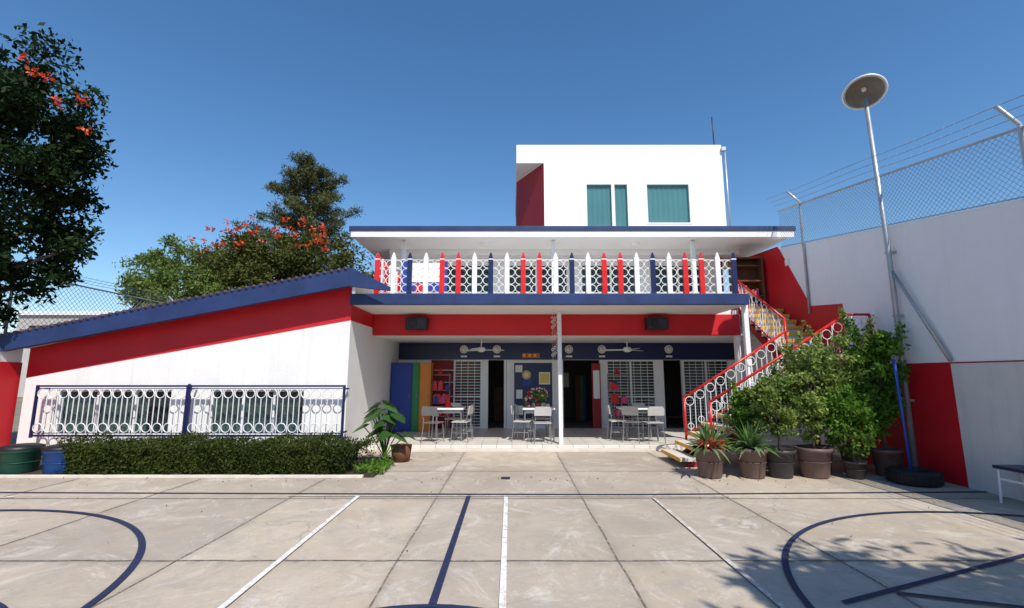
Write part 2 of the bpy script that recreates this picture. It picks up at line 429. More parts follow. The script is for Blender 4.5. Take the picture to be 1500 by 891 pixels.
# ------------------------------------------------------------ MAIN building
SB=empty('school_building',(0.8,11,0))
w=MB()
w.box(-3.3,6.6,10.5,13.8,0.0,.12,TFLOOR)
w.box(-2.3,2.95,10.32,10.5,0,.06,TREAD)
w.obj('terrace_floor',SB,bevel=.008)
w=MB()
w.box(-3.31,4.85,9.5,9.62,3.04,3.26,NAVY)
w.box(-3.31,4.85,9.62,13.9,3.042,3.20,SOFFIT)
w.box(4.85,6.58,11.55,13.9,3.042,3.20,SOFFIT)
w.obj('balcony_slab',SB,bevel=.006)
w=MB()
w.box(-3.29,5.4,11.1,11.3,2.55,3.041,RED)
w.obj('red_beam',SB,bevel=.006)
w=MB(); w.box(-3.3,6.58,11.3,13.8,2.55,2.60,SOFFIT); w.obj('terrace_ceiling',SB)
w=MB(); w.box(1.03,1.12,10.62,10.71,.12,3.04,WTRIM); w.box(4.78,4.88,9.64,9.74,.0,3.04,WTRIM)
w.box(5.3,5.4,11.12,11.28,.12,2.55,WTRIM)
for x in (-2.75,1.05,4.6): w.box(x-.05,x+.05,11.6,11.7,3.2,5.0,WTRIM)
w.obj('columns',SB,bevel=.01)
w=MB(); yb=13.8
for a,b in ((-3.3,-2.36),(-.89,-.75),(-.16,1.42),(2.60,2.76),(4.14,4.33),(6.3,6.6)):
    w.box(a,b,yb,yb+.15,.12,2.05,WTRIM)
w.box(-3.3,6.6,yb,yb+.15,2.05,2.6,WTRIM)
w.obj('terrace_back_wall',SB)
w=MB(); w.box(-3.3,6.58,yb-.012,yb,2.06,2.545,NAVYG); w.obj('navy_band',SB)
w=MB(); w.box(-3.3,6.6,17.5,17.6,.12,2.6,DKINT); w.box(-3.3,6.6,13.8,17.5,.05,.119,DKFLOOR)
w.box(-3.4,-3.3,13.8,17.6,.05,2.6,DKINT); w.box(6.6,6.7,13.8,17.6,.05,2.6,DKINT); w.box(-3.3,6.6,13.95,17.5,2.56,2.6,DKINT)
for i,m in enumerate((DKRED,WOOD,GREEN,CBLUE)): w.box(2.15+i*.09,2.23+i*.09,16.2,16.22,.12,1.6,m)
w.box(-.6,-.3,16,16.3,.12,1.2,WOOD); w.box(4.4,4.9,15.5,16,.12,.9,WTRIM)
w.box(1.6,2.0,16.8,16.85,1.2,1.7,PAPER)
w.obj('classroom_interior',SB)
w=MB()
for a,b in ((-1.67,-.89),(2.76,4.14),(4.98,6.3)):
    y=yb+.02
    for x in ([a,b] if b-a<1 else [a,(a+b)/2,b]): w.box(x-.025,x+.025,y,y+.04,.12,2.05,WMET)
    for z in (.14,1.0,2.03): w.box(a,b,y+.002,y+.042,z-.02,z+.02,WMET)
    z=.22
    while z<2.0:
        w.box(a,b,y+.01,y+.025,z-.008,z+.008,WMET); z+=.085
    n=max(2,int((b-a)/.18))
    for i in range(1,n): 
        x=a+(b-a)*i/n; w.box(x-.006,x+.006,y+.028,y+.036,.12,2.05,WMET)
    w.box(a,b,y+.06,y+.065,.12,2.05,GLASSL)
    w.box(a+.03,b-.25,y+.25,y+.26,.12,2.05,GREYCURT if a>2 else DKRED)
w.box(-2.36,-1.67,yb+.2,yb+.22,.12,2.05,DKRED)
for z in (.6,1.0,1.4,1.75): w.box(-2.36,-1.67,yb+.06,yb+.075,z,z+.02,WMET)
w.obj('sliding_grilles',SB)
w=MB()
for x in (-.72,-.2): w.box(x-.03,x+.03,yb-.02,yb+.1,.12,2.06,WTRIM)
for x in (1.45,2.57,4.36,4.95): w.box(x-.03,x+.03,yb-.02,yb+.1,.12,2.06,WTRIM)
w.box(2.30,2.55,yb-.06,yb-.03,.12,1.95,DKRED); w.box(2.34,2.52,yb-.066,yb-.06,.95,1.75,PAPER)
w.obj('door_frames',SB)
w=MB()
for x in (-1.4,-.44,1.66,2.62,4.57):
    w.lathe([(0,.03),(.105,.03),(.12,.02),(.12,0)],(x,yb-.015,2.36),PAPER,axis=(0,-1,0))
    w.ring((x,yb-.046,2.36),.085,.006,DKRED); 
    w.box(x-.005,x+.005,yb-.052,yb-.047,2.36,2.43,BLACK); w.box(x-.0,x+.05,yb-.053,yb-.047,2.355,2.365,REDG)
    w.box(x-.09,x+.09,yb-.03,yb-.013,2.13,2.18,PAPER)
w.obj('wall_clocks',SB)
w=MB(); w.box(.30,.80,yb-.03,yb-.013,2.12,2.24,ORANGE)
for i in range(6): w.box(.33+i*.078,.38+i*.078,yb-.036,yb-.03,2.14,2.22,REDG if i%2 else SKIN_Y)
w.obj('door_banner',SB)
w=MB(); w.box(.02,1.20,yb-.03,yb,.25,2.02,NAVYG)
w.box(.02,1.20,yb-.04,yb-.03,.25,.30,WTRIM); w.box(.02,1.20,yb-.04,yb-.03,1.97,2.02,WTRIM)
w.box(.02,.06,yb-.042,yb-.03,.3,1.97,WTRIM); w.box(1.16,1.20,yb-.042,yb-.03,.3,1.97,WTRIM)
w.lathe([(0,.01),(.13,.01),(.13,0)],(.42,yb-.03,1.62),SKIN_Y,axis=(0,-1,0)); 
w.prism([(.28,1.30),(.60,1.30),(.55,1.52),(.33,1.52)],yb-.038,yb-.03,CBLUE); w.lathe([(0,.02),(.07,.02),(.07,0)],(.42,yb-.03,1.62),PAPER,axis=(0,-1,0))
for a,b,c,d_ in ((.78,1.1,1.35,1.7),(.12,.3,.95,1.2),(.12,.32,.5,.75),(.85,1.08,.5,.8),(.1,.3,1.7,1.9)):
    w.box(a,b,yb-.036,yb-.03,c,d_,PAPER); w.box(a+.03,b-.03,yb-.039,yb-.036,c+.04,d_-.04,SKIN_Y if a>.5 else WHITE)
for i in range(16):
    x=.35+.4*random.random(); z=.65+.45*random.random()
    w.lathe([(0,.014),(.035,.012),(.05,0)],(x,yb-.03,z),random.choice([REDG,PINK,ORANGE,GREEN,PAPER,SKIN_Y,GREEN]),axis=(0,-1,0),seg=9)
w.obj('bulletin_board',SB)
w=MB()
for a,b,m in ((-3.28,-2.7,CBLUE),(-2.695,-2.50,GREEN),(-2.495,-2.2,ORANGE)):
    w.box(a,b,12.9,13.3,.12,1.95,m); w.box(a+.03,b-.03,12.885,12.9,.17,1.90,m); w.tube([(b-.06,12.87,1.0),(b-.06,12.87,1.12)],.01,STEEL,6)
w.obj('coloured_lockers',None,loc=(-2.7,13,.12),bevel=.006)
for i,x in enumerate((-2.22,3.38)):
    w=MB(); w.box(x-.25,x+.25,10.86,11.07,2.66,2.94,BLACK); w.box(x-.22,x+.22,10.85,10.862,2.69,2.91,DKMET)
    w.lathe([(0.02,0),(.1,.012),(.11,0)],(x-.08,10.85,2.8),BLACK,axis=(0,-1,0)); w.box(x-.03,x+.03,11.06,11.1,2.7,2.9,STEEL)
    w.obj('loudspeaker',None,loc=(x,11,2.8),bevel=.012)
for x,a0 in ((-.8,15),(3.0,40)):
    w=MB(); c=Vector((x,12.3,2.27))
    w.tube([(x,12.3,2.55),(x,12.3,2.33)],.015,WMET,8); w.lathe([(0,.07),(.08,.06),(.11,.02),(.11,-.03),(.06,-.06),(0,-.07)],c,WMET)
    for k in range(3):
        t=R(a0+120*k); dx,dy=math.cos(t),math.sin(t); px,py=-dy,dx
        vs=[]
        for rr,ww in ((.10,.03),(.22,.06),(.60,.075)):
            for s_ in (-1,1):
                for zz in (0,.008): vs.append((x+dx*rr+px*ww*s_,12.3+dy*rr+py*ww*s_,2.26+zz+s_*.012))
        fs=[]
        for q in (0,4): fs+=[(q,q+4,q+6,q+2),(q+1,q+3,q+7,q+5),(q,q+1,q+5,q+4),(q+2,q+6,q+7,q+3)]
        fs+=[(0,2,3,1),(8,9,11,10)]
        w.add(vs,fs,WMET)
    w.obj('ceiling_fan',None,loc=(x,12.3,2.3))
# hanging mobile by the column
w=MB()
for dx,dy in ((0,0),(.07,.03),(-.05,.04)):
    w.tube([(1.0+dx,10.95+dy,3.03),(1.0+dx,10.95+dy,2.0+dx*2)],.003,PAPER,4)
    for i in range(7):
        z=2.9-.13*i+dx; w.ring((1.0+dx,10.95+dy,z),.028,.008,[WMET,WMET,ORANGE,WMET,DKRED,WMET,WMET][i],seg=10)
w.ring((1.0,10.97,2.95),.09,.006,WMET,u=(1,0,0),w=(0,1,0))
w.obj('hanging_mobile',None,loc=(1,10.95,3.03))

# balcony railing
w=MB(); yr=9.58
px0=-2.125; sp=.337; pat=[NAVYG,WMET,REDG,REDG,WMET]
def picket(x,y,m,along='x',z0=3.27,hw=.05):
    pts=[(-hw,z0),(hw,z0),(hw,4.02),(.012,4.14),(-.012,4.14),(-hw,4.02)]
    if along=='x':
        w.prism([(x+p[0],p[1]) for p in pts],y-.03,y+.012,m)
        w.box(x-hw-.002,x+hw+.002,y-.033,y+.014,3.985,4.01,WMET)
    else: w.prism([(y+p[0],p[1]) for p in pts],x-.02,x+.02,m,'x')
for i in range(-2,21):
    picket(px0+sp*i,yr,pat[i%5] if i!=20 else NAVYG)
w.obj('railing_pickets',SB,bevel=.004)
w=MB()
for i in range(-2,20):
    for cidx in (.25,.75):
        x=px0+sp*(i+cidx)
        for r_ in range(4): w.ring((x,yr+.03,3.30+.085+.172*r_),.078,.0085,WMET,seg=16)
w.tube([(px0-2*sp,yr+.03,3.99),(px0+20*sp,yr+.03,3.99)],.012,WMET,6); w.tube([(px0-2*sp,yr+.03,3.29),(px0+20*sp,yr+.03,3.29)],.012,WMET,6)
w.obj('railing_rings',SB)
w=MB()
for i in range(11):
    picket(px0-2*sp-.05,9.7+.21*i,[WMET,REDG,WMET,REDG,REDG,WMET,NAVYG,REDG,WMET,REDG,REDG][i],'y',3.2)
w.tube([(px0-2*sp-.05,9.6,3.95),(px0-2*sp-.05,11.9,3.95)],.015,WMET,6)
w.obj('side_railing',SB)
w=MB()
yu=13.3
w.box(-3.2,6.0,yu,yu+.15,3.2,3.7,WTRIM); w.box(-3.2,6.0,yu,yu+.15,4.75,5.05,WTRIM)
ops=[(-2.6,-.6),(-.2,1.6),(2.0,3.7),(4.1,5.5)]
xs=[-3.2]+[v for o_ in ops for v in o_]+[6.0]
for i in range(0,len(xs),2): w.box(xs[i],xs[i+1],yu,yu+.15,3.7,4.75,WTRIM)
w.box(-3.35,-3.2,12.6,16.5,3.2,5.05,WTRIM); w.box(6.0,6.15,yu+.15,16.5,3.2,5.05,RED)
w.obj('upper_walls',SB)
w=MB()
for a,b in ops:
    w.box(a,b,yu+.06,yu+.07,3.7,4.75,GLASS); w.box(a,b,yu+.25,yu+.26,3.7,4.75,GREYCURT)
    for x in (a,(a+b)/2,b): w.box(x-.025,x+.025,yu+.03,yu+.1,3.7,4.75,WMET)
w.obj('upper_windows',SB)
w=MB()
w.box(-4.02,7.0,11.2,11.32,5.14,5.255,NAVY)
w.box(-3.98,6.96,11.23,11.40,4.98,5.14,WTRIM)
w.box(-3.98,6.96,11.40,17,5.02,5.20,SOFFIT)
w.box(-4.02,7.0,11.32,17,5.20,5.25,ROOFM)
w.box(-4.02,-3.98,11.32,17,5.14,5.2,NAVY)
w.box(-3.35,6.2,12.5,12.62,4.88,5.02,SOFFIT)
w.obj('upper_roof',SB,bevel=.006)
w=MB()
for x in (-.7,3.2): 
    w.lathe([(0,-.08),(.10,-.07),(.13,0)],(x,11.9,5.02),PAPER)
w.obj('roof_lamps',SB)
w=MB(); yp=14.0; zt_=8.83
def wallopen(mb,x0,x1,z0,z1,y0,y1,ops,mt):
    xs=x0
    for a,b,c,e in ops:
        mb.box(xs,a,y0,y1,z0,z1,mt); mb.box(a,b,y0,y1,z0,c,mt); mb.box(a,b,y0,y1,e,z1,mt); xs=b
    mb.box(xs,x1,y0,y1,z0,z1,mt)
wallopen(w,1.0,6.62,5.25,8.22,yp,yp+.15,[(2.28,3.64,6.1,7.56),(4.16,5.56,6.22,7.56)],WHITE_UP)
w.box(.14,6.62,yp,19,8.22,zt_,WHITE_UP)
w.box(6.47,6.62,yp+.15,19,5.25,8.22,WHITE_UP)
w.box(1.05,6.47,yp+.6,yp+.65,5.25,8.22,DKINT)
w.obj('penthouse_walls',SB)
w=MB(); w.prism([(.98,yp+.02),(1.0,yp+.16),(.22,yp+1.6),(.16,yp+1.5)],5.25,8.218,DKRED,'z')  # red side wall under the overhang; its shade is put into the darker red
w.prism([(.16,yp+1.5),(.22,yp+1.6),(.22,19),(.16,19)],5.25,8.218,DKRED,'z')
w.obj('penthouse_side',SB)
w=MB()
for (a,b,c,e,ds) in ((2.28,3.64,6.1,7.56,(.66,)),(4.16,5.56,6.22,7.56,())):
    n=50; vs=[];fs=[]
    for i in range(n+1):
        x=a+(b-a)*i/n; y=yp+.085+.008*math.sin(i*1.1); vs+=[(x,y,c),(x,y,e-.05)]
    for i in range(n): fs.append((2*i,2*i+2,2*i+3,2*i+1))
    w.add(vs,fs,TEAL); w.box(a,b,yp+.05,yp+.056,c,e,GLASSL)
    for x in (a,b-.05): w.box(x,x+.05,yp-.015,yp+.09,c,e,WMET)
    w.box(a+.05,b-.05,yp-.012,yp+.09,e-.05,e,WMET); w.box(a+.05,b-.05,yp-.012,yp+.09,c,c+.05,WMET)
    for d_ in ds:
        x=a+(b-a)*d_; w.box(x-.08,x+.02,yp-.010,yp+.09,c,e-.05,WMET)
w.obj('penthouse_windows',SB)
w=MB(); w.tube([(6.50,14.2,8.8),(6.48,14.2,9.9)],.018,DKMET,6); w.tube([(6.70,13.95,5.3),(6.70,13.95,8.7)],.03,GALV,8)
w.box(6.6,6.72,13.9,14.0,8.6,8.72,GALV)
w.box(6.3,6.55,12.2,12.6,5.25,5.42,ROOFM); w.obj('antenna_and_pipe',SB)

# playhouse on balcony
w=MB()
for x,m in ((-2.45,CBLUE),(-1.55,CBLUE)): w.box(x-.07,x+.07,10.5,10.6,3.2,4.2,m)
w.box(-2.38,-1.62,10.52,10.56,3.2,3.7,CBLUE); w.box(-2.38,-1.62,10.515,10.56,3.7,4.15,PAPER); w.box(-2.2,-1.9,10.50,10.515,3.3,3.65,REDG)
w.obj('playhouse',None,loc=(-2,10.5,3.2),bevel=.01)
w=MB()
w.box(5.75,5.79,11.9,12.25,3.2,4.65,WOOD); w.box(6.46,6.5,11.9,12.25,3.2,4.65,WOOD); w.box(5.79,6.46,12.21,12.25,3.2,4.65,WOOD)
for z in (3.22,3.6,4.0,4.4,4.61): w.box(5.79,6.46,11.9,12.21,z,z+.035,WOOD)
for i in range(9):
    x=5.85+.06*i; w.box(x,x+.05,11.98,12.18,3.64,3.64+random.uniform(.12,.28),random.choice([PINK,PAPER,CBLUE,ORANGE,REDG]))
for i in range(4): w.box(5.83+i*.15,5.95+i*.15,11.95,12.15,3.26,3.42,random.choice([PINK,PAPER,SKIN_Y]))
w.obj('wooden_shelf',None,loc=(6.1,12,3.2),bevel=.004)

# ------------------------------------------------------------ staircase
ST=empty('outdoor_staircase',(4.7,9,0))
w=MB(); n=11; x0=2.95; run=(6.0-x0)/n; rise=1.88/n
for i in range(n):
    x=x0+run*i; z=rise*(i+1)
    w.box(x,x+run+.03,8.55,9.58,z-.06,z,TREAD); w.box(x-.018,x+.0,8.54,9.59,z-.065,z+.003,YEL)
w.box(6.0,6.58,8.5,9.6,1.80,1.88,TREAD)
n2=8; ru=(11.55-9.6)/n2; ri=(3.2-1.88)/n2
for i in range(n2):
    y=9.6+ru*i; z=1.88+ri*(i+1)
    w.box(5.62,6.575,y,y+ru+.03,z-.07,z,TREAD); w.box(5.615,6.572,y-.02,y,z-.075,z+.003,YEL); w.box(5.64,6.57,y+.03,y+.05,z-ri,z-.071,WTRIM)
w.obj('treads',ST,bevel=.005)
w=MB()
for y in (8.70,9.42): w.prism([(x0+.1,0),(x0+.4,0),(6.0,1.66),(6.0,1.82),(5.9,1.80)],y-.03,y+.03,DKRED)
for x in (5.68,6.5): w.prism([(9.62,1.55),(11.55,2.95),(11.55,3.12),(9.62,1.80)],x-.03,x+.03,DKRED,'x')
w.box(5.95,6.03,8.55,8.63,0,1.8,REDG); w.box(5.95,6.03,9.5,9.58,0,1.8,REDG)
w.obj('stringers',ST)
def stairrail(name,a,b,h=.85,nb=8,low=.12):
    w=MB(); a=Vector(a);b=Vector(b); up=Vector((0,0,1)); d=(b-a)
    hd=Vector((d.x,d.y,0)).normalized()
    w.tube([a+up*h,b+up*h],.024,REDG,8); w.tube([a+up*low,b+up*low],.017,REDG,8)
    w.tube([a,a+up*h],.024,REDG,8); w.tube([b,b+up*h],.024,REDG,8)
    for i in range(nb):
        p=a+d*((i+.5)/nb); q=a+d*((i+1)/nb); s_=d.length/nb*.42; R_=min(s_,.085)
        w.ring(p+up*(h-.03-R_-.02),R_,.008,WMET,u=hd,w=(0,0,1),seg=16)
        w.tube([p+up*low,p+up*(h-.05-2*R_)],.009,WMET,5)
        if i<nb-1: w.tube([q+up*low,q+up*h],.009,WMET,5)
        w.ring(p+up*(low+R_+.03)-hd*0,R_*.7,.007,WMET,u=hd,w=(0,0,1),seg=14)
    return w.obj(name,ST)
def zs(x): return (x-x0)/(6.0-x0)*1.88
stairrail('front_rail',(3.50,8.5,zs(3.5)),(6.0,8.5,1.86),.80,12)
stairrail('back_rail',(3.45,9.62,zs(3.45)),(5.6,9.62,zs(5.6)),.86,10)
stairrail('landing_rail',(6.0,8.5,1.88),(6.5,8.5,1.88),.82,3)
stairrail('upper_rail',(5.6,9.62,1.9),(5.6,11.5,3.1),.85,9)
w=MB(); w.tube([(3.5,8.5,0),(3.5,8.5,zs(3.5))],.024,REDG,8); w.tube([(3.45,9.62,0),(3.45,9.62,zs(3.45))],.024,REDG,8); w.obj('rail_feet',ST)

# ------------------------------------------------------------ right boundary wall + fence
def wt(y): return 3.84+.155*(y-5.7)
BW=empty('boundary_wall',(6.6,5,0))
w=MB()
w.prism([(-12,0),(13.8,0),(13.8,5.0),(11.3,wt(11.3)),(2,wt(2)),(-12,wt(2))],6.6,6.8,WALLR,'x')
w.obj('wall_body',BW)
w=MB()
w.prism([(7.12,0.0),(9.6,0),(9.6,1.8),(7.14,1.8)],6.592,6.6,RED,'x')
w.prism([(-12,0.0),(7.12,0),(7.14,1.78),(-12,1.78)],6.595,6.6,WALLB,'x')
w.prism([(-12,1.78),(7.14,1.78),(7.14,1.80),(-12,1.80)],6.592,6.6,DKRED,'x')
w.prism([(9.3,1.805),(9.6,1.805),(13.8,3.2),(13.8,4.95),(11.35,4.77),(10.28,3.12),(9.3,3.02)],6.588,6.6,RED,'x')
w.obj('paint_bands',BW)
w=MB()
w.box(6.56,6.6,10.9,11.05,4.2,4.35,WMET); w.obj('junction_box',BW)

def fence(name,X,ya,yb_,zb,h,posts,armdx,mesh=.085,wr=.003):
    F=empty(name,(X,(ya+yb_)/2,zb((ya+yb_)/2)))
    w=MB()
    L=yb_-ya
    def pt(s_,t): 
        y=ya+s_; return (X,y,zb(y)+t*h)
    k=-h
    while k<L:
        for sg in (0,1):
            s0,t0=(k,0) if sg==0 else (k+h,0); s1,t1=(k+h,1) if sg==0 else (k,1)
            def lerp(u): return (s0+(s1-s0)*u,t0+(t1-t0)*u)
            u0,u1=0,1
            if s1!=s0:
                ua=(0-s0)/(s1-s0); ub=(L-s0)/(s1-s0)
                lo,hi=min(ua,ub),max(ua,ub); u0=max(u0,lo);u1=min(u1,hi)
            if u1>u0+.01: 
                w.tube([pt(*lerp(u0)),pt(*lerp(u1))],wr,WIRE,3,cap=False)
        k+=mesh
    w.obj('chain_link',F)
    w=MB()
    w.tube([pt(0,1),pt(L,1)],.02,GALV,6); w.tube([pt(0,.02),pt(L,.02)],.01,GALV,6)
    for y,dn in posts:
        z=zb(y); w.tube([(X,y,z-dn),(X,y,z+h),(X,y,z+h+.05),(X+armdx,y,z+h+.30)],.028,GALV,8)
    for q in (.3,.65,1.0):
        pts=[]
        m=60
        for i in range(m+1):
            y=ya+L*i/m; pts.append((X+armdx*q,y,zb(y)+h+.05+.25*q-.02*math.sin(i*math.pi/15)**2))
        w.tube(pts,.0045,WIRE,4)
        for i in range(0,int(L/.16)):
            y=ya+i*.16; z=zb(y)+h+.045+.25*q
            w.tube([(X+armdx*q-.02,y,z-.02),(X+armdx*q+.02,y+.02,z+.025)],.003,WIRE,3)
    w.obj('posts_and_wire',F)
fence('chain_link_fence',6.57,0,11.15,wt,.93,((5.68,.2),(10.3,1.6),(1.5,.2)),-.27)

# ------------------------------------------------------------ lamp
LP=empty('flood_lamp_post',(6.48,7.9,0))
w=MB(); w.tube([(6.50,7.9,0),(6.50,7.9,3.5),(6.42,7.9,6.6)],.045,GALV,10,.035)
w.tube([(6.5,7.9,3.4),(6.55,7.08,1.82)],.028,GALV,8)
for z in (1.2,2.6,3.7): w.box(6.46,6.6,7.86,7.94,z-.02,z+.02,GALV)
w.obj('pole',LP)
w=MB(); ax=Vector((.30,.42,.80)).normalized(); c=Vector((6.40,7.88,6.70))
LENS=mat('lamp_lens',(.20,.175,.15),.3,.2,8,.1)
w.lathe([(.29,-.03),(.335,-.02),(.335,.0),(.31,.04),(.22,.11),(.10,.15),(0,.155)],c,GALV,axis=ax,seg=32)
w.lathe([(.30,-.02),(.28,.0),(.22,.06),(.11,.10),(0,.11)],c,LENS,axis=ax,seg=32)
ua=ax.cross(Vector((0,1,0))); wa=ax.cross(ua)
w.ring(c-ax*.025,.325,.016,WMET,u=ua,w=wa,seg=32)
w.lathe([(0,.03),(.035,.05),(.04,.10)],c,PAPER,axis=ax,seg=14)
w.lathe([(0,.42),(.09,.42),(.10,.38),(.10,.16),(.13,.12)],c,GALV,axis=ax,seg=16)
w.obj('lamp_head',LP)

# ------------------------------------------------------------ left boundary
w=MB(); 
w.box(-10.05,-9.86,-12,9.56,0,1.86,RED); w.obj('red_boundary_wall',None,loc=(-9.95,0,0))
w=MB(); w.box(-10.0,-9.88,-12,9.56,1.861,2.15,WTRIM)
w.obj('wall_coping',None,loc=(-9.95,0,1.86),bevel=.01)
fence('chain_link_fence',-10.46,6,20,lambda y:2.25,1.5,((9.7,.3),(14.5,.2)),-.25,.12,.004)

# ------------------------------------------------------------ bins, bench, tyre
for x,m in ((-8.15,BINM),(-7.42,BINB)):
    w=MB(); w.lathe([(0,.01),(.22,.01),(.24,.05),(.27,.36),(.285,.37),(.285,.41),(.27,.42),(.24,.40),(.23,.30),(.0,.28)],(x,8.1,.0),m)
    w.lathe([(.29,.40),(.295,.44),(.2,.47),(0,.48)],(x,8.1,.0),BLACK)
    w.ring((x,8.1,.2),.262,.008,m,u=(1,0,0),w=(0,1,0),seg=24)
    w.obj('rubbish_bin',None,loc=(x,8.1,0))
w=MB()
w.box(6.22,6.57,5.75,6.35,.42,.46,NAVYG)
for x,y in ((6.25,5.80),(6.54,5.80),(6.25,6.30),(6.54,6.30)): w.tube([(x,y,.42),(x+(.02 if x>6.4 else -.03),y,.0)],.016,WMET,8)
w.box(6.24,6.26,5.8,6.3,.28,.31,WMET)
w.obj('small_bench',None,loc=(6.4,6.05,0),bevel=.005)
w=MB(); prof=[(.17,.03),(.20,.0),(.29,.0),(.325,.03),(.33,.10),(.325,.17),(.29,.20),(.20,.20),(.17,.17),(.18,.10),(.17,.03)]
w.lathe(prof,(6.05,7.4,.0),RUBBER,seg=40)
for k in range(40):
    t=2*math.pi*k/40; c_,s_=math.cos(t),math.sin(t)
    w.tube([(6.05+.328*c_,7.4+.328*s_,.03),(6.05+.334*c_-.01*s_,7.4+.334*s_+.01*c_,.17)],.009,RUBBER,4)
w.lathe([(0,.12),(.175,.12)],(6.05,7.4,0),TREAD,seg=30)
w.tube([(6.02,7.4,.1),(5.96,7.4,1.86)],.02,BLUEP,8); w.ring((5.96,7.4,1.88),.03,.006,STEEL)
w.obj('tyre_pole_stand',None,loc=(6.05,7.4,0))

# ------------------------------------------------------------ tables and chairs
def chair(x,y,rot,col=CHAIRS):
    w=MB(); M=Matrix.Translation((x,y,.12))@Matrix.Rotation(R(rot),4,'Z')
    def T(p): return M@Vector(p)
    for sx in (-1,1):
        w.tube([T((sx*.19,.20,0)),T((sx*.16,.15,.43)),T((sx*.17,.19,.80))],.012,STEEL,6)
        w.tube([T((sx*.19,-.20,0)),T((sx*.16,-.17,.43))],.012,STEEL,6)
        w.tube([T((sx*.18,-.18,.2)),T((sx*.18,.18,.2))],.009,STEEL,6)
    def slab(pts,th,nv):
        v=[T(p) for p in pts]+[T((p[0]+nv[0]*th,p[1]+nv[1]*th,p[2]+nv[2]*th)) for p in pts]
        k=len(pts); f=[tuple(reversed(range(k))),tuple(range(k,2*k))]+[(i,(i+1)%k,(i+1)%k+k,i+k) for i in range(k)]
        w.add(v,f,col)
    slab([(-.20,-.18,.43),(-.16,-.21,.425),(.16,-.21,.425),(.20,-.18,.43),(.19,.17,.43),(-.19,.17,.43)],.02,(0,0,1))
    slab([(-.19,.185,.60),(.19,.185,.60),(.19,.205,.75),(.15,.21,.80),(-.15,.21,.80),(-.19,.205,.75)],.016,(0,1,0))
    w.obj('school_chair',None,loc=(x,y,.12),bevel=.004)
def table(x,y,wd,dp,m=PAPER):
    w=MB(); z=.12
    w.box(x-wd/2,x+wd/2,y-dp/2,y+dp/2,z+.70,z+.735,m)
    for sx in (-1,1):
        for sy in (-1,1): w.tube([(x+sx*(wd/2-.06),y+sy*(dp/2-.06),z+.70),(x+sx*(wd/2-.03),y+sy*(dp/2-.03),z)],.016,STEEL,8)
    w.box(x-wd/2+.05,x+wd/2-.05,y-dp/2+.05,y-dp/2+.07,z+.62,z+.70,STEEL); w.box(x-wd/2+.05,x+wd/2-.05,y+dp/2-.07,y+dp/2-.05,z+.62,z+.70,STEEL)
    w.obj('school_table',None,loc=(x,y,.12),bevel=.005)
table(-1.5,11.4,.75,.6); chair(-1.78,10.9,165,STEEL); chair(-1.15,11.1,-100); chair(-1.45,11.95,0); chair(-1.15,11.7,-80)
table(.62,11.4,.75,.6); chair(.68,10.85,180); chair(.22,11.2,80); chair(.3,11.6,95); chair(.7,12.0,5)
table(2.95,11.4,.85,.6); chair(3.18,10.9,185); chair(2.45,11.3,90); chair(2.6,11.75,70,STEEL); chair(2.75,11.0,150,STEEL); chair(3.2,12,0)
w=MB(); w.lathe([(.11,0),(.09,.02),(0,.22)],(-1.5,11.35,.857),REDG); w.lathe([(0,.0),(.14,.005),(.14,.012),(.11,.014)],(-1.5,11.35,.856),PINK); w.obj('party_hat',None,loc=(-1.5,11.35,.856))
FP=empty('flower_arrangement',(.62,11.4,.856)); w=MB(); w.lathe([(0,.0),(.06,0),(.09,.12),(.08,.12),(0,.10)],(.62,11.4,.857),WOOD); w.obj('vase',FP)
P=blob((.62,11.4,1.13),(.24,.18,.14),260,.2); leafobj('leaves',P,.08,LF_FIC2,FP)
for nm,m in (('red_flowers',REDG),('white_flowers',PAPER),('yellow_flowers',SKIN_Y),('pink_flowers',PINK)):
    P=blob((.62,11.4,1.16),(.24,.2,.15),26,.8); leafobj(nm,P,.055,m,FP,asp=.9)
for x in (-2.0,2.95):
    w=MB()
    y=13.2 if x<0 else 13.3
    for sx in (-.28,.28): w.tube([(x+sx,y,.12),(x+sx,y,1.65)],.015,STEEL,6)
    for z in (.5,.85,1.2,1.62): w.tube([(x-.28,y,z),(x+.28,y,z)],.012,STEEL,6); w.box(x-.28,x+.28,y,y+.25,z-.012,z,WMET)
    for i in range(17):
        bx=x-.24+random.random()*.42; bz=random.choice([.5,.85,1.2]); hgt=random.uniform(.15,.28); m=random.choice([PINK,REDG,PINK,PAPER,PINK,CBLUE,REDG])
        w.prism([(bx,bz),(bx+.13,bz),(bx+.12,bz+hgt*.8),(bx+.065,bz+hgt),(bx+.01,bz+hgt*.8)],y-.03-i*.002,y+.15,m)
    w.lathe([(.10,0),(.08,.03),(0,.2)],(x,y+.1,1.64),REDG)
    w.obj('bag_rack',None,loc=(x,y,.12),bevel=.006)

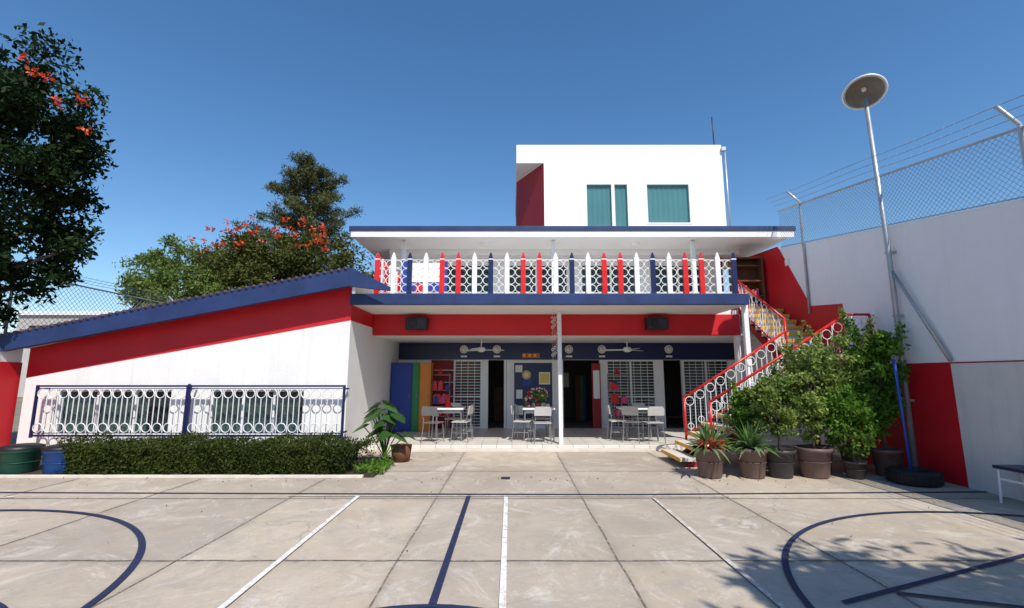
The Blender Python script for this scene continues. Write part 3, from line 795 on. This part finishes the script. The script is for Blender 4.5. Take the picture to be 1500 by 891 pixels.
# ------------------------------------------------------------ potted plants
def pot(w,x,y,r,h,m):
    w.lathe([(0,.0),(r*.70,0),(r*.74,.02),(r*.95,h*.86),(r*1.04,h*.87),(r*1.06,h),(r*.95,h),(r*.92,h*.9)],(x,y,.005),m)
    w.lathe([(r*.94,h*.90),(r*.5,h*.93),(0,h*.95)],(x,y,.005),SOIL)
    w.ring((x,y,h*.55),r*.885,.006,m,u=(1,0,0),w=(0,1,0),seg=24)
def straps(w,c,n,L,wd,mts,droop=.6,upb=1.0):
    for i in range(n):
        az=random.uniform(0,2*math.pi); el=random.uniform(.35,1.35)*upb; l=L*random.uniform(.65,1.1)
        d=Vector((math.cos(az)*math.cos(el),math.sin(az)*math.cos(el),math.sin(el))); sd=Vector((-math.sin(az),math.cos(az),0))
        vs=[];K=6
        for k in range(K+1):
            t=k/K; p=Vector(c)+d*l*t+Vector((0,0,-droop*l*t*t*math.cos(el))); ww=max(wd*(.5+1.6*t-2.1*t*t),.002)
            vs+=[p-sd*ww+Vector((0,0,ww*.4)),p,p+sd*ww+Vector((0,0,ww*.4))]
        fs=[]
        for k in range(K):
            a=3*k; fs+=[(a,a+3,a+4,a+1),(a+1,a+4,a+5,a+2)]
        w.add(vs,fs,random.choice(mts),True)
LFS1=leafmat('strap_leaf',(.05,.13,.03),(.16,.28,.08),.25,.4); LFS2=leafmat('strap_leaf_grey',(.09,.16,.07),(.24,.33,.15),.25,.4)
for x,y,r in ((3.17,7.85,.235),(3.84,7.83,.235)):
    E=empty('potted_spiky_plant',(x,y,0)); w=MB(); pot(w,x,y,r,.45,POT); w.obj('pot',E)
    w=MB(); straps(w,(x,y,.42),85,.62,.035,[LFS1,LFS2,LFS1]); w.obj('leaves',E)
    if x<3.5:
        P=blob((x,y-.10,.52),(.22,.18,.07),110,.4); leafobj('red_flowers',P,.055,REDG,E,asp=.6)
def ficus(x,y,r,h,top,cr,pm,lm,n=26,lf=110,name='potted_ficus_tree',lsz=.06):
    E=empty(name,(x,y,0)); w=MB(); pot(w,x,y,r,h,pm); w.obj('pot',E)
    cz=(top+h+.15)/2; cs,P=crown((x,y,cz),(cr,cr*.9,(top-h-.1)/2),n,lf,.16,.3)
    w=MB(); limbs(w,(x,y,h*.9),cs,.022,BARK,h+.35,nl=14); 
    sp_=[]
    for i in range(11):
        a=random.uniform(0,6.28); q0=Vector((x,y,cz)); q1=Vector((x+math.cos(a)*cr*random.uniform(.5,1.35),y+math.sin(a)*cr*.9,cz+(top-h)*.5*random.uniform(-.3,1.3)))
        w.tube([q0,(q0+q1)/2+Vector((0,0,.06)),q1],.008,BARK,5,.003)
        for t in range(8): sp_.append(blob(q0.lerp(q1,.45+.55*t/7),(.06,.06,.06),16,.1))
    w.obj('stems',E)
    leafobj('leaves',np.vstack([P]+sp_),lsz,lm,E,asp=.55)
ficus(4.30,7.85,.23,.43,1.70,.38,POTD,LF_FICUS,32,120)
ficus(4.85,7.85,.26,.46,2.05,.42,POT,LF_FICUS,40,125)
ficus(5.42,7.75,.16,.26,1.40,.38,POTD,LF_FIC2,28,110,lsz=.07)
ficus(5.70,8.15,.2,.42,2.30,.48,POT,LF_FICUS,46,125)
ficus(5.2,8.25,.2,.42,2.05,.42,POTD,LF_FICUS,36,115)
ficus(6.10,7.95,.22,.42,2.40,.38,POT,LF_FIC2,42,120,lsz=.08)
ficus(4.0,8.2,.16,.38,1.30,.28,POT,LF_FIC2,20,100)
E=empty('elephant_ear_plant',(-2.35,9.0,0)); w=MB()
for i in range(20):
    az=random.uniform(0,2*math.pi); rr=random.uniform(.05,.42); z=random.uniform(.5,1.12)
    tip=Vector((-2.35+math.cos(az)*rr,9.0+math.sin(az)*rr*.8,z)); w.tube([(-2.35,9.0,.1),((-2.35*.5+tip.x*.5),(9.0*.5+tip.y*.5),z*.65),tip],.010,LF_FIC2,5)
    o=Vector((math.cos(az),math.sin(az)-.3,-.55)).normalized(); sd=o.cross(Vector((0,0,1))).normalized(); s_=random.uniform(.17,.26); up_=sd.cross(o)
    sh=[(-.35,0),(-.5,.35),(-.1,.55),(.5,.42),(1.15,0),(.5,-.42),(-.1,-.55),(-.5,-.35)]
    vs=[tip+up_*.02]+[tip+o*a*s_+sd*b*s_+up_*(-.18*abs(b)*s_-.1*a*a*s_) for a,b in sh]
    w.add(vs,[(0,k+1,(k+1)%8+1) for k in range(8)],LF_BIG,True)
w.obj('leaves',E)
w=MB(); w.lathe([(0,0),(.16,0),(.2,.3),(.18,.3),(0,.28)],(-2.1,9.25,0),WOOD); w.obj('pot',E)
# hedge
n=32000
x=rng.uniform(-7.35,-2.35,n)
yy=8.3+.48*rng.uniform(-1,1,n); zz=.03+.44*rng.random(n)
sel=rng.random(n); top=sel<.4; fr=(sel>=.4)&(sel<.8)
hn=.46+.04*np.sin(x*3.1)+.035*np.sin(x*7.7+1)+.025*np.sin(x*17)
zz[top]=hn[top]+rng.normal(0,.035,top.sum()); yy[fr]=7.83+np.abs(rng.normal(0,.06,fr.sum()))+.05*np.sin(x[fr]*5)+.04*np.sin(x[fr]*13+zz[fr]*9)
zz=np.minimum(zz,hn+.10)
keep=(x<-2.65+ (yy-7.8)*.35)
HG=empty('hedge',(-5,8.3,0))
leafobj('hedge_leaves',np.stack([x,yy,zz],1)[keep],.045,LF_HEDGE,HG,asp=.5)
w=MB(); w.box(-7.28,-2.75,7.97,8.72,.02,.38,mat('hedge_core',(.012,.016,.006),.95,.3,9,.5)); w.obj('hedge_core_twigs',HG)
P=np.stack([rng.uniform(-2.6,-2.1,700),rng.uniform(7.9,8.9,700),rng.uniform(.0,.14,700)],1)
leafobj('ground_cover_plant',P,.06,LF_FIC2,None,(-2.3,8.4,0),up=.8)

# ------------------------------------------------------------ trees
def tree(name,base,c,r,ncl,nlf,cr,lsz,lm,r0=.2,fz=3,flowers=None,fsz=.12,nl=16):
    E=empty(name,base); cs,P=crown(c,r,ncl,nlf,cr)
    w=MB(); limbs(w,base,cs,r0,BARK,fz,nl=nl); w.obj('trunk_and_limbs',E)
    leafobj('leaves',P,lsz,lm,E,asp=.45,up=-.1)
    if flowers is not None:
        out=[]
        for q in flowers: out.append(blob(q,(fsz*1.1,fsz*1.1,fsz*.8),14,.3))
        leafobj('flowers',np.vstack(out),fsz*.9,FLW,E,asp=.6)
cs1=[(-8.75,8.9,7.2),(-8.6,8.7,7.0),(-8.6,8.9,6.5),(-9.75,8.6,7.9),(-9.4,8.5,7.5),(-9.1,8.5,7.4),(-8.9,8.5,6.9)]
tree('flame_tree',(-11.4,9.0,0),(-10.65,9.0,5.6),(1.95,1.5,3.2),150,310,.46,.13,LF_SHADED,.22,2.6,cs1,.10)
fl=[(random.uniform(-11.8,-7.0),17.0+random.uniform(-.4,.6),0) for _ in range(46)]
fl=[(a,b,5.75+1.6*math.sqrt(max(0,1-((a+9.0)/4.0)**2))+random.uniform(-.9,.15)) for a,b,_ in fl]
tree('flame_tree',(-9.0,18.5,0),(-9.0,18.4,5.3),(3.6,1.7,1.95),150,220,.62,.15,LF_MID,.25,2.6,fl,.13)
tree('broadleaf_tree',(-15.8,22,0),(-15.2,22,5.9),(2.8,2,2.2),80,200,.6,.17,LF_LIGHT,.25,3)
tree('broadleaf_tree',(-12.5,15.5,0),(-11.6,16.2,4.3),(1.6,1.2,1.0),45,180,.45,.13,LF_LIGHT,.12,2.4)
tree('shade_tree',(6.2,-2.2,0),(5.1,-1.35,4.9),(2.4,1.6,1.2),130,200,.5,.2,LF_MID,.18,3)
# pine
E=empty('pine_tree',(-11.2,25,0)); w=MB(); w.tube([(-11.2,25,0),(-11.1,25,7),(-11.4,25,13.0)],.32,BARK,10,.05); out=[]
for i in range(66):
    z=5.5+7.4*(i/65)**.9; t=(z-5.5)/7.6; az=i*2.4+random.uniform(-.4,.4); ln=(3.3*(1-t)**.38+.35)*random.uniform(.5,1.12)
    e=Vector((-11.2+math.cos(az)*ln,25+math.sin(az)*ln,z+.45*ln*random.uniform(.2,1.0))); b0=Vector((-11.2,25,z))
    w.tube([b0,(b0+e)/2+Vector((0,0,-.1)),e],.06,BARK,5,.012)
    for k in range(6):
        q=b0.lerp(e,.35+.13*k); out.append(blob((q.x+random.uniform(-.15,.15),q.y,q.z+.1),(.40,.40,.28),95,.1))
w.obj('trunk_and_limbs',E); leafobj('needles',np.vstack(out),.20,LF_PINE,E,asp=.22,up=.5)
w=MB(); w.box(-38,-29,36,44,0,6.2,FARW); w.box(-38.3,-28.7,35.8,44.2,6.2,6.5,WTRIM)
for i in range(5): w.box(-37+i*1.6,-36+i*1.6,35.96,36,4.2,5.4,BLACK)
w.obj('distant_house',None,loc=(-33,40,0))

# ------------------------------------------------------------ world, sun, camera
az=R(159.5); el=R(50)
sdir=Vector((math.sin(az)*math.cos(el),math.cos(az)*math.cos(el),math.sin(el)))
wd=bpy.data.worlds.new('World'); scene.world=wd; wd.use_nodes=True
n=wd.node_tree.nodes; l=wd.node_tree.links; n.clear()
sk=n.new('ShaderNodeTexSky'); sk.sky_type='NISHITA'; sk.sun_disc=False; sk.sun_elevation=el; sk.sun_rotation=az
sk.altitude=300; sk.air_density=1.15; sk.dust_density=.3; sk.ozone_density=3.5
hs=n.new('ShaderNodeHueSaturation'); hs.inputs['Saturation'].default_value=1.2; l.new(sk.outputs[0],hs.inputs['Color'])
bg=n.new('ShaderNodeBackground'); bg.inputs[1].default_value=.15; o=n.new('ShaderNodeOutputWorld')
l.new(hs.outputs[0],bg.inputs[0]); l.new(bg.outputs[0],o.inputs[0])
sl=bpy.data.lights.new('sun','SUN'); sl.energy=5.0; sl.angle=R(.53); sl.color=(1,.94,.85)
so=bpy.data.objects.new('sun',sl); scene.collection.objects.link(so); so.location=(8,-20,30)
so.rotation_euler=(-sdir).to_track_quat('-Z','Y').to_euler()
cm=bpy.data.cameras.new('camera'); cm.lens=16.56; cm.sensor_width=36; cm.clip_end=2000; cm.clip_start=.05
co=bpy.data.objects.new('camera',cm); scene.collection.objects.link(co); co.location=(0,0,1.6); co.rotation_euler=(R(98.65),0,0)
scene.camera=co
scene.view_settings.view_transform='Standard'; scene.view_settings.look='None'; scene.view_settings.exposure=0
